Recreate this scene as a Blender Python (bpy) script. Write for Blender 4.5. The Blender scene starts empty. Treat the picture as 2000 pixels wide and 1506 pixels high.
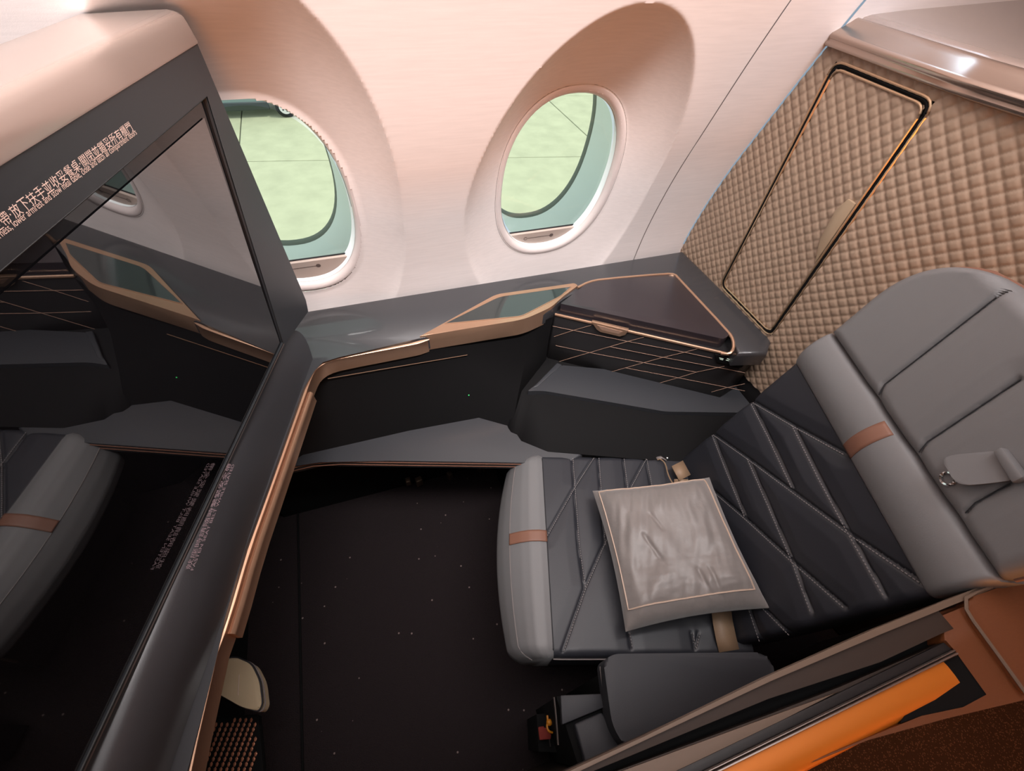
import bpy, bmesh, math, random
from mathutils import Vector, Matrix, noise
random.seed(7)
C = bpy.context.scene.collection
SC = bpy.context.scene
# ------------------------------------------------------------------ camera, world, lights, exposure
CAM = Vector((0, 0, 1.5)); FPX = 850.0
_y, _p, _r = (math.radians(v) for v in (21.285, 50.575, 4.299))
_f = Vector((math.sin(_y)*math.cos(_p), math.cos(_y)*math.cos(_p), -math.sin(_p)))
_rt = Vector((math.cos(_y), -math.sin(_y), 0)); _up = _rt.cross(_f)
_R = _rt*math.cos(_r)+_up*math.sin(_r); _U = -_rt*math.sin(_r)+_up*math.cos(_r)
cd = bpy.data.cameras.new('camera'); co = bpy.data.objects.new('camera', cd); C.objects.link(co)
cd.sensor_width = 36; cd.sensor_fit = 'HORIZONTAL'; cd.lens = FPX/2000*36; cd.clip_start = .01; cd.clip_end = 300
M = Matrix((( _R.x, _U.x, -_f.x), (_R.y, _U.y, -_f.y), (_R.z, _U.z, -_f.z))).to_4x4(); M.translation = CAM
co.matrix_world = M; SC.camera = co
wd = bpy.data.worlds.new('sky'); SC.world = wd; wd.use_nodes = True
bg = wd.node_tree.nodes['Background']; bg.inputs[0].default_value = (.75, .87, 1, 1); bg.inputs[1].default_value = 1.45
SC.view_settings.view_transform = 'Standard'; SC.view_settings.look = 'None'; SC.view_settings.gamma = 1
SC.view_settings.use_curve_mapping = False; SC.view_settings.exposure = 0.0
def sun(d, e, col):
    l = bpy.data.lights.new('sun', 'SUN'); l.energy = e; l.angle = .02; l.color = col
    o = bpy.data.objects.new('sun', l); C.objects.link(o); o.rotation_euler = Vector(d).to_track_quat('-Z', 'Y').to_euler(); o.location = (0, -5, 20)
def area(name, loc, tgt, sx, sy, e, col, spread=180):
    l = bpy.data.lights.new(name, 'AREA'); l.shape = 'RECTANGLE'; l.size = sx; l.size_y = sy; l.energy = e; l.color = col; l.spread = math.radians(spread)
    o = bpy.data.objects.new(name, l); C.objects.link(o); o.location = loc
    o.rotation_euler = (Vector(tgt)-Vector(loc)).to_track_quat('-Z', 'Y').to_euler(); return o
sun((-.55, .25, -.8), 1.8, (1, .97, .9))
area('ceiling_light', (-.1, -.15, 2.12), (-.1, .25, 0), 2.2, .3, 7, (1, .97, .97))
area('sidewall_light', (-.15, .20, 2.12), (-.15, .95, 1.05), 2.2, .10, 24, (1, .955, .945), 100)
area('aisle_glow_light', (.1, -1.5, .72), (.1, .9, 1.30), 2.4, .2, 3.5, (1, .35, .08), 60)
area('rear_glow_light', (1.02, -.75, 1.25), (.95, .3, .9), .4, .5, 1.0, (1, .3, .08))
area('mood_light', (.93, .74, 1.52), (.88, .9, 1.2), .05, .25, .35, (.45, .72, 1), 130)
# ------------------------------------------------------------------ helpers
def ray(x, y): return _R*((x-1000)/FPX) - _U*((y-753)/FPX) + _f
def az(x, y, z): d = ray(x, y); return CAM+d*((z-CAM.z)/d.z)
def ax(x, y, X): d = ray(x, y); return CAM+d*(X/d.x)
def ay(x, y, Y): d = ray(x, y); return CAM+d*(Y/d.y)
def ap(x, y, P, n): d = ray(x, y); return CAM+d*((Vector(P)-CAM).dot(n)/d.dot(n))
def s2l(v): v /= 255.; return v/12.92 if v <= .04045 else ((v+.055)/1.055)**2.4
def rgb(r, g, b): return (s2l(r), s2l(g), s2l(b), 1)
def mat(name, col, rough=.5, metal=0, coat=0, coat_r=.1, bump=None, spec=.5, sheen=0, var=None):
    m = bpy.data.materials.new(name); m.use_nodes = True; nt = m.node_tree; b = nt.nodes['Principled BSDF']
    b.inputs['Base Color'].default_value = col; b.inputs['Roughness'].default_value = rough; b.inputs['Metallic'].default_value = metal
    b.inputs['Coat Weight'].default_value = coat; b.inputs['Coat Roughness'].default_value = coat_r
    b.inputs['Specular IOR Level'].default_value = spec; b.inputs['Sheen Weight'].default_value = sheen
    tc = nt.nodes.new('ShaderNodeTexCoord')
    if bump:
        kind, scale, strength, dist = bump
        if kind == 'voronoi':
            t = nt.nodes.new('ShaderNodeTexVoronoi'); out = t.outputs['Distance']
        else:
            t = nt.nodes.new('ShaderNodeTexNoise'); t.inputs['Detail'].default_value = 5; out = t.outputs['Fac']
        t.inputs['Scale'].default_value = scale
        if isinstance(kind, tuple): pass
        bp = nt.nodes.new('ShaderNodeBump'); bp.inputs['Strength'].default_value = strength; bp.inputs['Distance'].default_value = dist
        nt.links.new(tc.outputs['Object'], t.inputs['Vector']); nt.links.new(out, bp.inputs['Height']); nt.links.new(bp.outputs[0], b.inputs['Normal'])
    if var:
        sc, amt = var[:2]; stretch = var[2] if len(var) > 2 else (1, 1, 1)
        mp = nt.nodes.new('ShaderNodeMapping'); mp.inputs['Scale'].default_value = stretch
        t = nt.nodes.new('ShaderNodeTexNoise'); t.inputs['Scale'].default_value = sc; t.inputs['Detail'].default_value = 6
        r = nt.nodes.new('ShaderNodeValToRGB')
        r.color_ramp.elements[0].position = .3; r.color_ramp.elements[1].position = .7
        r.color_ramp.elements[0].color = tuple(c*(1-amt) for c in col[:3])+(1,); r.color_ramp.elements[1].color = tuple(min(1, c*(1+amt)) for c in col[:3])+(1,)
        nt.links.new(tc.outputs['Object'], mp.inputs[0]); nt.links.new(mp.outputs[0], t.inputs['Vector']); nt.links.new(t.outputs['Fac'], r.inputs[0]); nt.links.new(r.outputs[0], b.inputs['Base Color'])
    return m
def emit(name, col, s):
    m = bpy.data.materials.new(name); m.use_nodes = True; nt = m.node_tree; nt.nodes.clear()
    e = nt.nodes.new('ShaderNodeEmission'); e.inputs[0].default_value = col; e.inputs[1].default_value = s
    o = nt.nodes.new('ShaderNodeOutputMaterial'); nt.links.new(e.outputs[0], o.inputs[0]); return m
def link(name, me, m, parent=None, smooth=40):
    if m: me.materials.append(m)
    if smooth:
        me.polygons.foreach_set('use_smooth', [True]*len(me.polygons)); me.set_sharp_from_angle(angle=math.radians(smooth))
    o = bpy.data.objects.new(name, me); C.objects.link(o)
    if parent:
        o.parent = parent
        if parent.type == 'EMPTY': o.matrix_parent_inverse = Matrix.Translation(-parent.location)
    return o
def pyd(name, vs, fs, m, parent=None, smooth=40):
    me = bpy.data.meshes.new(name); me.from_pydata([tuple(v) for v in vs], [], fs); me.update(); return link(name, me, m, parent, smooth)
def bmo(name, bm, m, parent=None, smooth=40):
    me = bpy.data.meshes.new(name); bmesh.ops.recalc_face_normals(bm, faces=bm.faces); bm.to_mesh(me); bm.free(); return link(name, me, m, parent, smooth)
def thing(name, label, cat, loc=(0, 0, 0), group=None):
    o = bpy.data.objects.new(name, None); C.objects.link(o); o.location = loc; o.empty_display_size = .05
    o['label'] = label; o['category'] = cat
    if group: o['group'] = group
    return o
def tag(o, label, cat, group=None):
    o['label'] = label; o['category'] = cat
    if group: o['group'] = group
    return o
def struct(o, label=None):
    o['kind'] = 'structure'
    if label: o['label'] = label
    return o
def prism_bm(bm, poly, off, bev=0, seg=3, only_top=False):
    off = Vector(off); n = len(poly)
    a = [bm.verts.new(p) for p in poly]; b = [bm.verts.new(Vector(p)+off) for p in poly]
    f1 = bm.faces.new(a); f2 = bm.faces.new(b[::-1]); side = []
    for i in range(n): side.append(bm.faces.new((a[i], b[i], b[(i+1) % n], a[(i+1) % n])))
    if bev:
        es = list(f1.edges) if only_top else list(set(e for f in [f1, f2]+side for e in f.edges))
        bmesh.ops.bevel(bm, geom=es, offset=bev, segments=seg, profile=.5, affect='EDGES', clamp_overlap=True)
def prism(name, poly, off, m, parent=None, bev=0, seg=3, only_top=False, smooth=40):
    bm = bmesh.new(); prism_bm(bm, poly, off, bev, seg, only_top); return bmo(name, bm, m, parent, smooth)
def box(name, c, s, m, parent=None, bev=0, rz=0, seg=3):
    cx, cy, cz = c; hx, hy, hz = (v/2 for v in s); R = Matrix.Rotation(rz, 3, 'Z')
    poly = [Vector(c)+R@Vector((x, y, hz)) for x, y in ((-hx, -hy), (hx, -hy), (hx, hy), (-hx, hy))]
    return prism(name, poly, (0, 0, -s[2]), m, parent, bev, seg)
def round_poly(pts, rads, seg=5):
    out = []; n = len(pts)
    if not isinstance(rads, (list, tuple)): rads = [rads]*n
    for i in range(n):
        p = Vector(pts[i]); a = Vector(pts[i-1])-p; b = Vector(pts[(i+1) % n])-p; r = rads[i]
        if r <= 0: out.append(p); continue
        r = min(r, a.length*.45, b.length*.45); A = p+a.normalized()*r; B = p+b.normalized()*r
        for k in range(seg+1):
            t = k/seg; out.append(A*(1-t)**2+p*2*t*(1-t)+B*t*t)
    return out
def tube_bm(bm, pts, r, n=8, closed=False):
    pts = [Vector(p) for p in pts]; m = len(pts); rings = []
    for i, p in enumerate(pts):
        if closed: d = pts[(i+1) % m]-pts[i-1]
        else: d = pts[min(i+1, m-1)]-pts[max(i-1, 0)]
        d.normalize(); u = d.cross(Vector((0, 0, 1)));
        if u.length < .1: u = d.cross(Vector((1, 0, 0)))
        u.normalize(); v = d.cross(u); rr = r[i] if isinstance(r, list) else r
        rings.append([bm.verts.new(p+(u*math.cos(k*math.tau/n)+v*math.sin(k*math.tau/n))*rr) for k in range(n)])
    for i in range(m if closed else m-1):
        A, B = rings[i], rings[(i+1) % m]
        for k in range(n): bm.faces.new((A[k], A[(k+1) % n], B[(k+1) % n], B[k]))
    if not closed: bm.faces.new(rings[0][::-1]); bm.faces.new(rings[-1])
def tube(name, pts, r, m, parent=None, n=8, closed=False):
    bm = bmesh.new(); tube_bm(bm, pts, r, n, closed); return bmo(name, bm, m, parent)
def strip(name, path, lat, prof, m, parent=None, closed=False, smooth=50):
    """sweep an open/closed profile [(a,b)..] : a along lateral vector, b along +z, along path"""
    vs, fs = [], []; k = len(prof); n = len(path)
    for i, p in enumerate(path):
        L = lat[i] if isinstance(lat, list) else Vector(lat)
        for a, b in prof: vs.append(Vector(p)+L*a+Vector((0, 0, b)))
    kk = k if closed else k-1
    for i in range(n-1):
        for j in range(kk): fs.append((i*k+j, i*k+(j+1) % k, (i+1)*k+(j+1) % k, (i+1)*k+j))
    if closed: fs.append(tuple(range(k))[::-1]); fs.append(tuple((n-1)*k+j for j in range(k)))
    bm = bmesh.new(); V = [bm.verts.new(v) for v in vs]
    for f in fs: bm.faces.new([V[i] for i in f])
    return bmo(name, bm, m, parent, smooth)
def dense(pts, step):
    pts = [Vector(p) for p in pts]; out = [pts[0]]
    for a, b in zip(pts, pts[1:]):
        n = max(1, int((b-a).length/step))
        for i in range(1, n+1): out.append(a.lerp(b, i/n))
    return out
def smoothpath(pts, it=2):
    pts = [Vector(p) for p in pts]
    for _ in range(it):
        out = [pts[0]]
        for a, b in zip(pts, pts[1:]): out += [a*.75+b*.25, a*.25+b*.75]
        out.append(pts[-1]); pts = out
    return pts
def seg_dist(px, py, L):
    best = 9
    for (ax_, ay_), (bx_, by_) in zip(L, L[1:]):
        dx, dy = bx_-ax_, by_-ay_; t = ((px-ax_)*dx+(py-ay_)*dy)/(dx*dx+dy*dy+1e-12); t = max(0, min(1, t))
        d = math.hypot(px-ax_-t*dx, py-ay_-t*dy)
        if d < best: best = d
    return best
# ------------------------------------------------------------------ materials
M_wall = mat('sidewall_panel', rgb(226, 215, 212), .55, bump=('noise', 900, .08, .001), var=(150, .035, (.10, 1, 1.6)))
M_ring = mat('window_ring_plastic', rgb(216, 203, 200), .42)
M_reveal = mat('window_reveal', rgb(236, 244, 244), .6)
M_gasket = mat('window_gasket', rgb(120, 126, 120), .6)
M_blackrub = mat('black_rubber', rgb(28, 30, 32), .6)
M_barb = mat('shade_bar_beige', rgb(176, 158, 148), .5)
M_icon = mat('printed_icon', rgb(88, 74, 70), .6)
M_topleather = mat('console_leather', rgb(51, 51, 54), .45, coat=.55, coat_r=.07)
M_leather = mat('charcoal_leather', rgb(53, 54, 58), .5, coat=.2, coat_r=.22, bump=('noise', 700, .12, .0008))
M_seatdark = mat('seat_dark_leather', rgb(41, 42, 48), .46, bump=('noise', 500, .15, .0008))
M_seatgrey = mat('seat_grey_leather', rgb(110, 109, 110), .52, bump=('noise', 500, .12, .0008))
M_accent = mat('accent_tan_leather', rgb(124, 86, 70), .5, bump=('noise', 500, .1, .0006))
M_stitch = mat('pale_stitching', rgb(132, 126, 126), .7)
M_stitchc = mat('copper_stitching', rgb(150, 118, 100), .7)
M_seam = mat('seam_piping_dark', rgb(34, 34, 38), .6)
M_piping = mat('grey_piping', rgb(120, 112, 110), .5)
M_copper = mat('copper_trim', rgb(188, 150, 124), .32, metal=.7)
M_bronze = mat('bronze_rail', rgb(178, 160, 148), .2, metal=.9)
M_brass = mat('brass_edge', rgb(196, 168, 138), .28, metal=.85)
M_matte = mat('matte_black_leather', rgb(42, 43, 48), .62, bump=('noise', 500, .15, .0008))
M_plum = mat('plum_gloss_lid', rgb(44, 38, 42), .28, coat=.5, coat_r=.15)
M_black = mat('black_panel', rgb(10, 10, 11), .85, spec=.2)
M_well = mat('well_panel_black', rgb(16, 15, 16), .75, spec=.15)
M_dark = mat('dark_panel', rgb(33, 31, 32), .45, bump=('noise', 500, .1, .0006))
M_glassd = mat('tray_glass', rgb(40, 46, 46), .12, coat=1, coat_r=.05)
M_quilt = mat('quilted_tan_leather', rgb(154, 131, 112), .55, bump=('noise', 600, .1, .0006), var=(14, .06))
M_quiltd = mat('door_tab', rgb(156, 134, 110), .45)
M_beige = mat('satin_beige_shell', rgb(166, 150, 142), .2, metal=.6)
M_bezel = mat('monitor_bezel', rgb(44, 47, 51), .38)
M_screen = mat('monitor_glass', (.004, .004, .005, 1), .015); M_screen.node_tree.nodes['Principled BSDF'].inputs['IOR'].default_value = 3.0
M_border = mat('monitor_glass_border', (.006, .006, .007, 1), .02); M_border.node_tree.nodes['Principled BSDF'].inputs['IOR'].default_value = 1.6
M_print = mat('bezel_print', rgb(222, 196, 184), .6)
M_print2 = mat('bezel_print_dim', rgb(120, 100, 104), .6)
M_pillow = mat('pillow_satin', rgb(124, 117, 114), .42, sheen=.4, bump=('noise', 14, .35, .01), var=(9, .05))
M_ppipe = mat('pillow_piping', rgb(190, 165, 148), .5)
M_belt = mat('belt_webbing', rgb(142, 116, 92), .55, bump=('noise', 400, .3, .001))
M_cream = mat('cream_fabric', rgb(176, 160, 132), .8)
M_orange = mat('amber_copper_handle', (.66, .19, .018, 1), .4, metal=.3)
M_orangel = mat('orange_brown_leather', (.15, .044, .011, 1), .55, bump=('noise', 300, .2, .001))
M_taupe = mat('taupe_shell', rgb(110, 92, 78), .5)
M_brownsh = mat('brown_shell', rgb(50, 38, 31), .65)
M_silver = mat('silver_trim', rgb(170, 158, 152), .3, metal=.9)
M_red = mat('red_fabric', rgb(112, 28, 16), .8)
M_yellow = mat('yellow_plastic', rgb(190, 120, 22), .5)
M_steel = mat('dull_steel', rgb(120, 100, 84), .4, metal=.7)
M_chrome = mat('chrome', rgb(230, 230, 230), .12, metal=1)
M_grid = mat('copper_beads', rgb(190, 125, 95), .4, metal=.5)
M_bluel = emit('cool_mood_light', (.55, .72, .9, 1), .5)
M_green = emit('green_led', (.1, 1, .25, 1), 1.5)
M_blueled = emit('blue_led', (.1, .4, 1, 1), 1.5)
M_iconlit = emit('lit_button_icon', (.75, .85, .7, 1), .9)
def carpet_mat(name, base, dots, scale, thr, bumpd=.004):
    m = bpy.data.materials.new(name); m.use_nodes = True; nt = m.node_tree; b = nt.nodes['Principled BSDF']; b.inputs['Roughness'].default_value = .95
    b.inputs['Specular IOR Level'].default_value = .1
    tc = nt.nodes.new('ShaderNodeTexCoord'); v = nt.nodes.new('ShaderNodeTexVoronoi'); v.inputs['Scale'].default_value = scale
    r = nt.nodes.new('ShaderNodeValToRGB'); r.color_ramp.elements[0].position = thr; r.color_ramp.elements[0].color = dots
    r.color_ramp.elements[1].position = thr+.02; r.color_ramp.elements[1].color = base
    n = nt.nodes.new('ShaderNodeTexNoise'); n.inputs['Scale'].default_value = 300; bp = nt.nodes.new('ShaderNodeBump'); bp.inputs['Strength'].default_value = .8; bp.inputs['Distance'].default_value = bumpd
    nt.links.new(tc.outputs['Object'], v.inputs['Vector']); nt.links.new(v.outputs['Distance'], r.inputs[0]); nt.links.new(r.outputs[0], b.inputs['Base Color'])
    nt.links.new(tc.outputs['Object'], n.inputs['Vector']); nt.links.new(n.outputs['Fac'], bp.inputs['Height']); nt.links.new(bp.outputs[0], b.inputs['Normal'])
    return m
M_carpet = carpet_mat('speckled_black_carpet', rgb(38, 32, 33), rgb(140, 124, 120), 24, .05)
M_carpet2 = carpet_mat('brown_aisle_carpet', rgb(104, 66, 42), rgb(160, 104, 68), 190, .3)
def pane_mat():
    m = bpy.data.materials.new('green_tinted_pane'); m.use_nodes = True; nt = m.node_tree; nt.nodes.clear()
    t = nt.nodes.new('ShaderNodeBsdfTransparent'); t.inputs[0].default_value = (.82, .86, .68, 1)
    g = nt.nodes.new('ShaderNodeBsdfGlossy'); g.inputs['Roughness'].default_value = .02; g.inputs[0].default_value = (1, 1, 1, 1)
    fr = nt.nodes.new('ShaderNodeFresnel'); fr.inputs[0].default_value = 1.35
    x = nt.nodes.new('ShaderNodeMixShader'); o = nt.nodes.new('ShaderNodeOutputMaterial')
    nt.links.new(fr.outputs[0], x.inputs[0]); nt.links.new(t.outputs[0], x.inputs[1]); nt.links.new(g.outputs[0], x.inputs[2]); nt.links.new(x.outputs[0], o.inputs[0]); return m
M_pane = pane_mat()
M_concrete = mat('apron_concrete', rgb(200, 199, 176), .9, var=(1.6, .09), bump=('noise', 6, .3, .01))
# ------------------------------------------------------------------ sidewall with window scoops
ZT = [-.1, .5, .6, .724, .838, .993, 1.117, 1.21, 1.296, 1.359, 1.6, 1.9, 2.25]
YT = [1.03, 1.03, 1.027, 1.017, .997, .954, .906, .872, .838, .811, .70, .52, .28]
def wy0(z):
    for i in range(len(ZT)-1):
        if z <= ZT[i+1]:
            t = (z-ZT[i])/(ZT[i+1]-ZT[i]); return YT[i]*(1-t)+YT[i+1]*t
    return YT[-1]
def wy(z): return sum(wy0(z+k*.02) for k in range(-3, 4))/7
RN = Vector((0, .465, .101)).normalized()       # window plane normal (outboard)
RV = Vector((0, -.101, .465)).normalized()      # window plane up
RC = Vector((0, .9972, .975))                   # window plane reference point
def ringplane_y(z): return RC.y-(z-RC.z)*RN.z/RN.y
WX = [-1.48, -.828, -.179, .4725]
def scoop(x, z):
    y = wy(z)
    for cx in WX:
        zc = .93; top = .49 if cx < 0 else .428
        dx = (x-cx-.03*max(0, z-zc)/.4)/.252
        dz = (z-zc)/(top if z > zc else .40)
        sx = (x-cx)/.168; sz = (z-.973)/(.236 if cx > 0 else .254)
        rs = math.hypot(dx, dz)
        if abs(dx) > 1.25 or rs > 1.12: continue
        ri = (abs(sx)**2.3+abs(sz)**2.3)**(1/2.3)
        yr = ringplane_y(z)
        if ri <= 1: return yr
        # fraction from ring edge (0) to scoop edge (1)
        a = max(0, ri-1); b = max(0, 1-rs)
        t = 1 if rs >= 1 else a/(a+b*1.25)
        s = 1-((1-t+.03)**.66-.03**.66)/(1.03**.66-.03**.66)
        yy = yr*(1-s)+y*s
        return max(y, yy) if yr > y else y
    return y
def in_ring(x, z):
    for cx in WX:
        if (abs((x-cx)/.156)**2.3+abs((z-.973)/(.224 if cx > 0 else .243))**2.3) < 1: return True
    return False
def sidewall(name, x0, x1, dz=.004, dx=.004):
    nx = int((x1-x0)/dx); zs = [0+.05*i for i in range(11)]+[.55+dz*i for i in range(int(.95/dz)+1)]+[1.55+.05*i for i in range(14)]
    vs = []; fs = []
    for z in zs:
        for i in range(nx+1):
            x = x0+(x1-x0)*i/nx; vs.append((x, scoop(x, z), z))
    w = nx+1
    for j in range(len(zs)-1):
        zc = (zs[j]+zs[j+1])/2
        for i in range(nx):
            if .7 < zc < 1.25 and in_ring(x0+(x1-x0)*(i+.5)/nx, zc): continue
            fs.append((j*w+i, j*w+i+1, (j+1)*w+i+1, (j+1)*w+i))
    return pyd(name, vs, fs, M_wall, None, 30)
wl = struct(sidewall('wall_window', -1.3, .786), 'cream cabin sidewall with deep scoops round the windows')
sb = struct(sidewall('wall_window_rear', .789, 1.55, .01, .01), 'cream sidewall panel between the seam and the quilted partition')
jl = pyd('trim_1', [(x, wy(z)+.006, z) for z in [.5+.05*i for i in range(32)] for x in (.780, .795)], [(2*i, 2*i+1, 2*i+3, 2*i+2) for i in range(31)], mat('seam_shadow_gap', rgb(120, 104, 98), .7)); struct(jl)
# windows
def sup(cx, a, b, off, n=64, p=2.3, cz=0):
    out = []
    for k in range(n):
        t = k*math.tau/n; c, s = math.cos(t), math.sin(t)
        u = a*math.copysign(abs(c)**(2/p), c); v = b*math.copysign(abs(s)**(2/p), s)+cz
        out.append(Vector((cx+u, RC.y, RC.z))+RV*v+RN*off)
    return out
def loft(name, rings, m, parent, smooth=50):
    n = len(rings[0]); vs = [v for r in rings for v in r]; fs = []
    for i in range(len(rings)-1):
        for k in range(n): fs.append((i*n+k, i*n+(k+1) % n, (i+1)*n+(k+1) % n, (i+1)*n+k))
    return pyd(name, vs, fs, m, parent, smooth)
def window(k, cx):
    RC.z = .975+(.006 if cx < 0 else 0)
    root = bpy.data.objects.new('window_%d' % k, None); C.objects.link(root); root.location = (cx, 1.0, .97); root['kind'] = 'structure'
    A, B = .1635, (.2375 if cx > 0 else .2560)
    loft('window_groove', [sup(cx, A+.003, B+.003, .001), sup(cx, A+.001, B+.001, -.0005), sup(cx, A-.0005, B-.0005, .004)], M_icon, root)
    loft('window_ring', [sup(cx, A, B, .003), sup(cx, A-.001, B-.001, .0), sup(cx, A-.003, B-.003, -.001), sup(cx, A-.012, B-.014, .0005), sup(cx, A-.017, B-.021, .009), sup(cx, A-.018, B-.022, .02)], M_ring, root)
    loft('window_reveal', [sup(cx, A-.0185, B-.0225, .012), sup(cx-.006, .146, .227, .035, cz=.014), sup(cx-.02, .143, .228, .10, cz=.030), sup(cx-.02, .141, .225, .112, cz=.030)], M_reveal, root)
    loft('window_gasket', [sup(cx-.02, .142, .226, .108, cz=.030), sup(cx-.02, .139, .222, .112, cz=.030), sup(cx-.02, .138, .220, .122, cz=.030), sup(cx-.02, .18, .26, .123, cz=.030)], M_gasket, root)
    # tinted inner pane
    pv = sup(cx, .142, .212, .028); pyd('tinted_pane', pv, [tuple(range(len(pv)))], M_pane, root, 0)
    # beige shade bar at the bottom with its printed slider icon
    zc = -.170; h = B-.016; a = A-.013
    def hw(v): return a*(max(0, 1-abs(v/h)**2.3))**(1/2.3)
    O = Vector((cx, RC.y, RC.z)); top = []; vv = [zc+(-h-zc)*i/10*.995 for i in range(11)]
    L = [O+Vector((-hw(v), 0, 0))+RV*v+RN*.019 for v in vv]; Rr = [O+Vector((hw(v), 0, 0))+RV*v+RN*.019 for v in vv]
    bar = prism('shade_bar', L+Rr[::-1], RN*.010, M_barb, root, .0008, 1)
    prism('shade_bar_seal', [O+Vector((s*hw(zc)*.99, 0, 0))+RV*(zc+q)+RN*.026 for s, q in ((-1, 0), (1, 0), (1, .004), (-1, .004))], RN*.002, M_blackrub, root)
    y0 = O+RV*(zc-.019)+RN*.0185
    prism('icon_line', [y0+Vector((-.047, 0, 0))+RV*.0008, y0+Vector((.022, 0, 0))+RV*.0008, y0+Vector((.022, 0, 0))-RV*.0008, y0+Vector((-.047, 0, 0))-RV*.0008], RN*.0004, M_icon, bar)
    prism('icon_dot', [y0+Vector((.027+.006*math.cos(t), 0, 0))+RV*.006*math.sin(t) for t in [i*math.tau/14 for i in range(14)]], RN*.0004, M_icon, bar)
    bm = bmesh.new(); c0 = y0+Vector((-.054, 0, 0))
    tube_bm(bm, [c0+Vector((.005*math.cos(t), 0, 0))+RV*.005*math.sin(t) for t in [i*math.tau/14 for i in range(14)]], .0006, 5, True); bmo('icon_circle', bm, M_icon, bar)
for k, cx in ((1, WX[2]), (2, WX[3]), (3, WX[1])): window(k, cx)
# ------------------------------------------------------------------ cabin shell
M_ceil = mat('cabin_ceiling', rgb(206, 190, 182), .6)
M_far = mat('cabin_far_side', rgb(120, 92, 78), .6)
def quad(name, a, b, c, d, m, lab):
    return struct(pyd(name, [a, b, c, d], [(0, 1, 2, 3)], m, None, 0), lab)
quad('floor', (-1.5, -.2, 0), (1.6, -.2, 0), (1.6, 1.1, 0), (-1.5, 1.1, 0), M_carpet, 'near-black speckled carpet inside the suite')
quad('floor_aisle', (-1.5, -1.8, 0), (1.6, -1.8, 0), (1.6, -.2, 0), (-1.5, -.2, 0), M_carpet2, 'brown looped aisle carpet')
quad('ceiling', (-1.5, -1.8, 2.18), (-1.5, .5, 2.18), (1.6, .5, 2.18), (1.6, -1.8, 2.18), M_ceil, 'pale cabin ceiling')
quad('wall_aisle', (-1.5, -1.8, 0), (1.6, -1.8, 0), (1.6, -1.8, 2.2), (-1.5, -1.8, 2.2), M_far, 'brown far side of the cabin')
quad('wall_front', (-1.3, -1.8, 0), (-1.3, 1.1, 0), (-1.3, 1.1, 2.2), (-1.3, -1.8, 2.2), M_ceil, 'pale bulkhead forward of the suite')
quad('wall_rear', (1.54, -1.8, 0), (1.54, 1.1, 0), (1.54, 1.1, 2.2), (1.54, -1.8, 2.2), M_ceil, 'pale bulkhead behind the suite')
# ------------------------------------------------------------------ outside: apron and service vehicle
apron = bpy.data.objects.new('apron', None); C.objects.link(apron); apron.location = (0, 15, -5); apron['kind'] = 'structure'
ga = math.radians(-9.7); gx = Vector((math.cos(ga), math.sin(ga), 0)); gy = Vector((-.03, 1, 0)).normalized(); g0 = Vector((2.43, 14.93, -5))
me0 = None
for i in range(-4, 4):
    for j in range(-3, 5):
        w = 6.06; g = .02; o = g0+gx*(i*w)+gy*(j*w)
        if me0 is None:
            bm = bmesh.new(); prism_bm(bm, [gx*g+gy*g, gx*(w-g)+gy*g, gx*(w-g)+gy*(w-g), gx*g+gy*(w-g)], (0, 0, -.2), .01, 1)
            me0 = bpy.data.meshes.new('concrete_slab'); bmesh.ops.recalc_face_normals(bm, faces=bm.faces); bm.to_mesh(me0); bm.free(); me0.materials.append(M_concrete)
        s = bpy.data.objects.new('concrete_slab', me0); C.objects.link(s); s.parent = apron; s.location = o-Vector(apron.location)
pyd('joint_filler', [g0+gx*a+gy*b+Vector((0, 0, -.03)) for a, b in ((-26, -20), (26, -20), (26, 32), (-26, 32))], [(0, 1, 2, 3)], mat('joint_filler', rgb(90, 92, 84), .9), apron, 0)
vn = thing('service_van', 'grey-green service van parked on the concrete outside the left window', 'van', (-4.35, 20.4, -5))
va = math.radians(-3)
M_van = mat('van_paint', rgb(120, 140, 132), .4, coat=.3); M_vand = mat('van_dark_trim', rgb(52, 60, 58), .5); M_tyre = mat('tyre_rubber', rgb(30, 32, 32), .8); M_rim = mat('wheel_rim', rgb(215, 215, 205), .4, metal=.3)
def vpt(x, y, z): return Vector((-4.33, 19.55, -5))+Matrix.Rotation(va, 3, 'Z')@Vector((x, y, z))
prism('van_body', [vpt(x, 0, z) for x, z in ((-2.6, .42), (2.9, .42), (2.95, 1.05), (2.2, 1.2), (1.5, 1.95), (-2.6, 1.95))], Matrix.Rotation(va, 3, 'Z')@Vector((0, 1.7, 0)), M_van, vn, .05, 2)
prism('side_skirt', [vpt(x, -.03, z) for x, z in ((-2.5, .24), (1.75, .24), (1.75, .5), (-2.5, .5))], (0, .1, 0), M_vand, vn, .02, 1)
for x0, x1 in ((-2.2, -.9), (-.75, .5)): prism('door_panel', [vpt(x, -.02, z) for x, z in ((x0, .62), (x1, .62), (x1, 1.5), (x0, 1.5))], (0, .06, 0), M_vand, vn, .02, 1)
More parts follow.
